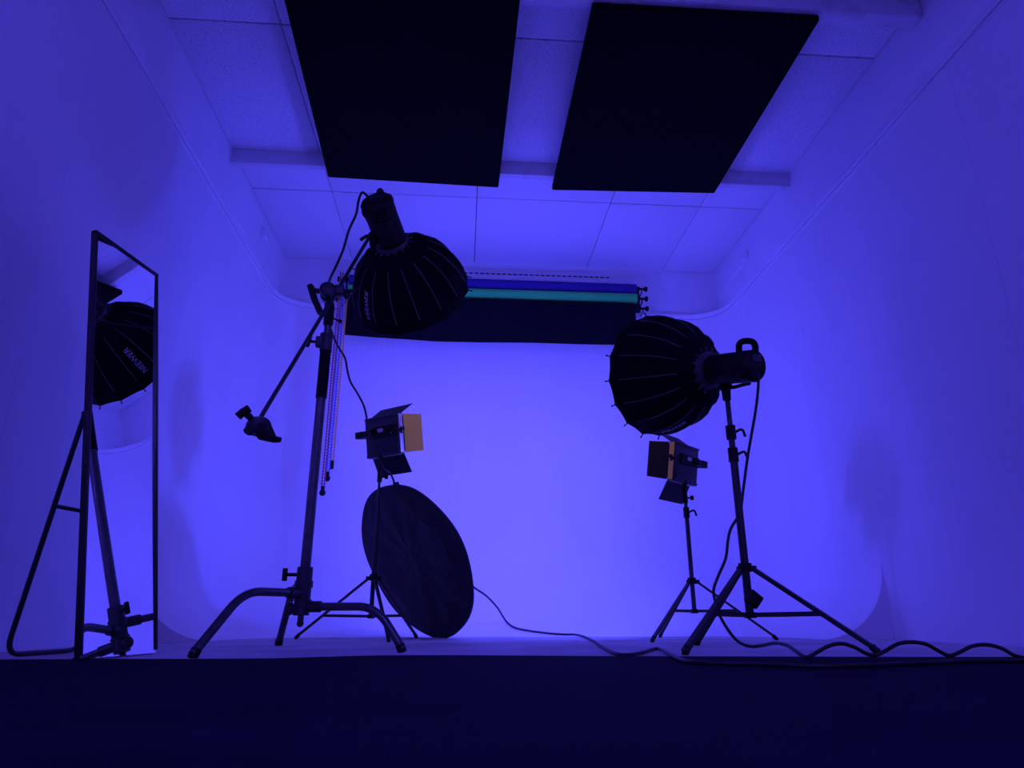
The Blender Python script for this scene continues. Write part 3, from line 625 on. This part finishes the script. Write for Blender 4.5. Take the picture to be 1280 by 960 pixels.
p = V((-1.0983, 5.5800, 1.1727)); chain('bead chain with blue beads, middle of the three beside the C stand column', CH_BLUE, p.x, zl[1] - 0.01, p.z, 'ball', 5.58)
p = V((-1.0783, 5.6100, 1.2910)); chain('shortest bead chain with orange beads, rightmost of the three beside the C stand column', CH_ORANGE, p.x, zl[2] - 0.01, p.z, 'block', 5.61)

# slotted white rail on the rear wall above the rolls
xa, za, xb = V((-0.1890, 5.8800, 3.2237)).x, V((0.7345, 5.8800, 3.2071)).z, V((1.4152, 5.8800, 3.2152)).x
t = thing('slotted_rail', 'white slotted trunking strip on the rear wall above the paper rolls', 'trunking', (xa, YB, za))
b = B(); box(b, ((xa + xb) / 2 - 0.5, YB - 0.012, za), (xb - xa + 1.0, 0.024, 0.075), None, 0.004); obj('cover', b, TRIMM, t)
k = 0; x = xb - 0.06
b = B()
while x > xa - 0.9:
    box(b, (x, YB - 0.0245, za + 0.020), (0.036, 0.004, 0.011)); x -= 0.053
o = obj('slot_row', b, SLOT, t); o['kind'] = 'stuff'

# outlet boxes high on the side walls
def outlet(label, x, s, p, conduit):
    p = V(p); t = thing('junction_box', label, 'junction box', (x, p.y, p.z))
    b = B(); box(b, (x - s * 0.018, p.y, p.z), (0.036, 0.11, 0.085), None, 0.006); bx = obj('box_body', b, TRIMM, t)
    b = B(); box(b, (x - s * 0.038, p.y, p.z), (0.006, 0.085, 0.062), None, 0.002); obj('cover_plate', b, BEAM, bx)
    if conduit:
        e = V(conduit); b = B(); tube(b, [(x - s * 0.011, p.y, p.z - 0.03), (x - s * 0.011, e.y, e.z)], 0, prof=[(-0.010, -0.018), (0.010, -0.018), (0.010, 0.018), (-0.010, 0.018)], up=(s, 0, 0)); obj('conduit', b, TRIMM, t)
outlet('small white outlet box with conduit high on the right wall', XR, 1, (2.4400, 5.1729, 3.1010), (2.4400, 5.7178, 3.0766))
outlet('small white outlet box high on the left wall near the rear corner', XL, -1, (-1.7300, 5.1783, 3.1566), None)

# ------------------------------------------------------------------ power cords
b = B()
pts = [(-0.4964, 3.0000, 2.1062), (-0.5189, 2.9800, 2.1243), (-0.5374, 2.9700, 2.1259), (-0.5551, 3.0000, 2.0941), (-0.5635, 3.0100, 2.0262), (-0.5940, 3.0200, 1.9398), (-0.6151, 3.0300, 1.8370), (-0.6488, 3.0600, 1.7591), (-0.7000, 3.1800, 1.7442), (-0.7500, 3.3600, 1.7587),
       (-0.8032, 3.6200, 1.7734), (-0.7927, 3.7400, 1.7164), (-0.7519, 3.7600, 1.6251), (-0.7033, 3.7800, 1.5493), (-0.6857, 3.7900, 1.4791), (-0.6637, 3.8000, 1.4094), (-0.6191, 3.8100, 1.3407), (-0.5789, 3.8200, 1.2674), (-0.5564, 3.8300, 1.1846),
       (-0.5383, 3.8400, 1.0978), (-0.4890, 3.8600, 0.9959), (-0.4492, 3.8700, 0.9154), (-0.4170, 3.9200, 0.8980), (-0.3973, 3.9800, 0.8537), (-0.3820, 3.9485, 0.7928), (-0.3181, 3.9286, 0.7265), (-0.2360, 3.8977, 0.6423), (-0.1747, 3.8627, 0.5944), (-0.1331, 3.8263, 0.5731), (-0.1054, 3.8338, 0.5224),
       (-0.0733, 3.8719, 0.4488), (-0.0204, 4.2000, 0.3967), (0.0701, 4.4000, 0.2993), (0.1671, 4.6000, 0.2426), (0.2481, 4.7600, 0.1702), (0.3153, 4.8914, 0.0834), (0.3698, 4.7530, 0.0452), (0.4527, 4.6821, 0.0294), (0.5198, 4.6314, 0.0208), (0.5863, 4.5863, 0.0147), (0.6616, 4.5414, 0.0110), (0.7368, 4.5044, 0.0091), (0.6943, 3.8288, 0.0070), (0.5691, 2.8154, 0.0070), (0.5389, 2.4159, 0.0070), (0.6266, 2.5050, 0.0070), (0.7538, 2.7376, 0.0100), (0.6841, 2.3354, 0.0120), (0.6330, 2.0101, 0.0120),
       (0.6977, 1.9256, 0.0120), (0.7921, 1.8885, 0.0120), (0.8839, 1.8104, 0.0120), (1.0130, 1.8149, 0.0120), (1.1800, 1.8755, 0.0120), (1.3941, 1.9551, 0.0120), (1.6077, 1.9565, 0.0120)]
tube(b, spline(pts, 5), 0.0062, 8)
c1 = obj('power_cable', b, CORD, loc=V(pts[0])); tag(c1, 'black cord from the boom lamp past the left panel and reflector to the mat', 'cord', 'power cords')
b = B()
pts = [(1.2532, 2.7000, 1.1538), (1.2422, 2.6600, 1.1135), (1.2393, 2.6600, 1.0595), (1.2255, 2.6800, 0.9591), (1.1997, 2.7000, 0.8422), (1.1796, 2.7200, 0.7439), (1.1572, 2.7400, 0.6234), (1.1377, 2.7500, 0.5326), (1.0938, 2.7500, 0.4675), (1.0755, 2.7500, 0.4195), (1.0582, 2.7500, 0.3470), (1.0143, 2.7400, 0.2722), (0.9934, 2.7400, 0.2236), (0.9981, 2.7400, 0.1726), (1.0050, 2.7200, 0.1224),
       (1.0267, 2.7000, 0.0706), (1.0445, 2.6600, 0.0350), (1.0697, 2.6200, 0.0227), (1.0954, 2.5800, 0.0270), (1.0866, 2.4500, 0.0403), (1.0712, 2.3200, 0.0382), (1.0345, 2.1800, 0.0258), (1.0239, 2.1000, 0.0156), (1.0550, 2.1000, 0.0276), (1.0971, 2.1000, 0.0463), (1.1376, 2.1000, 0.0529), (1.1756, 2.1000, 0.0427), (1.2075, 2.1000, 0.0259), (1.2362, 2.1000, 0.0203),
       (1.2680, 2.1000, 0.0313), (1.3116, 2.1000, 0.0513), (1.3578, 2.1000, 0.0567), (1.4017, 2.1000, 0.0499), (1.4380, 2.1000, 0.0307), (1.4681, 2.1000, 0.0182), (1.5031, 2.1000, 0.0282), (1.5473, 2.1000, 0.0449), (1.5939, 2.1000, 0.0482), (1.6374, 2.1000, 0.0378), (1.6780, 2.1000, 0.0163), (1.7319, 2.1000, 0.0071)]
tube(b, spline(pts, 5), 0.0058, 8)
c2 = obj('power_cable', b, CORD, loc=V(pts[0])); tag(c2, 'black cord from the right lamp looping in arches along the floor', 'cord', 'power cords')
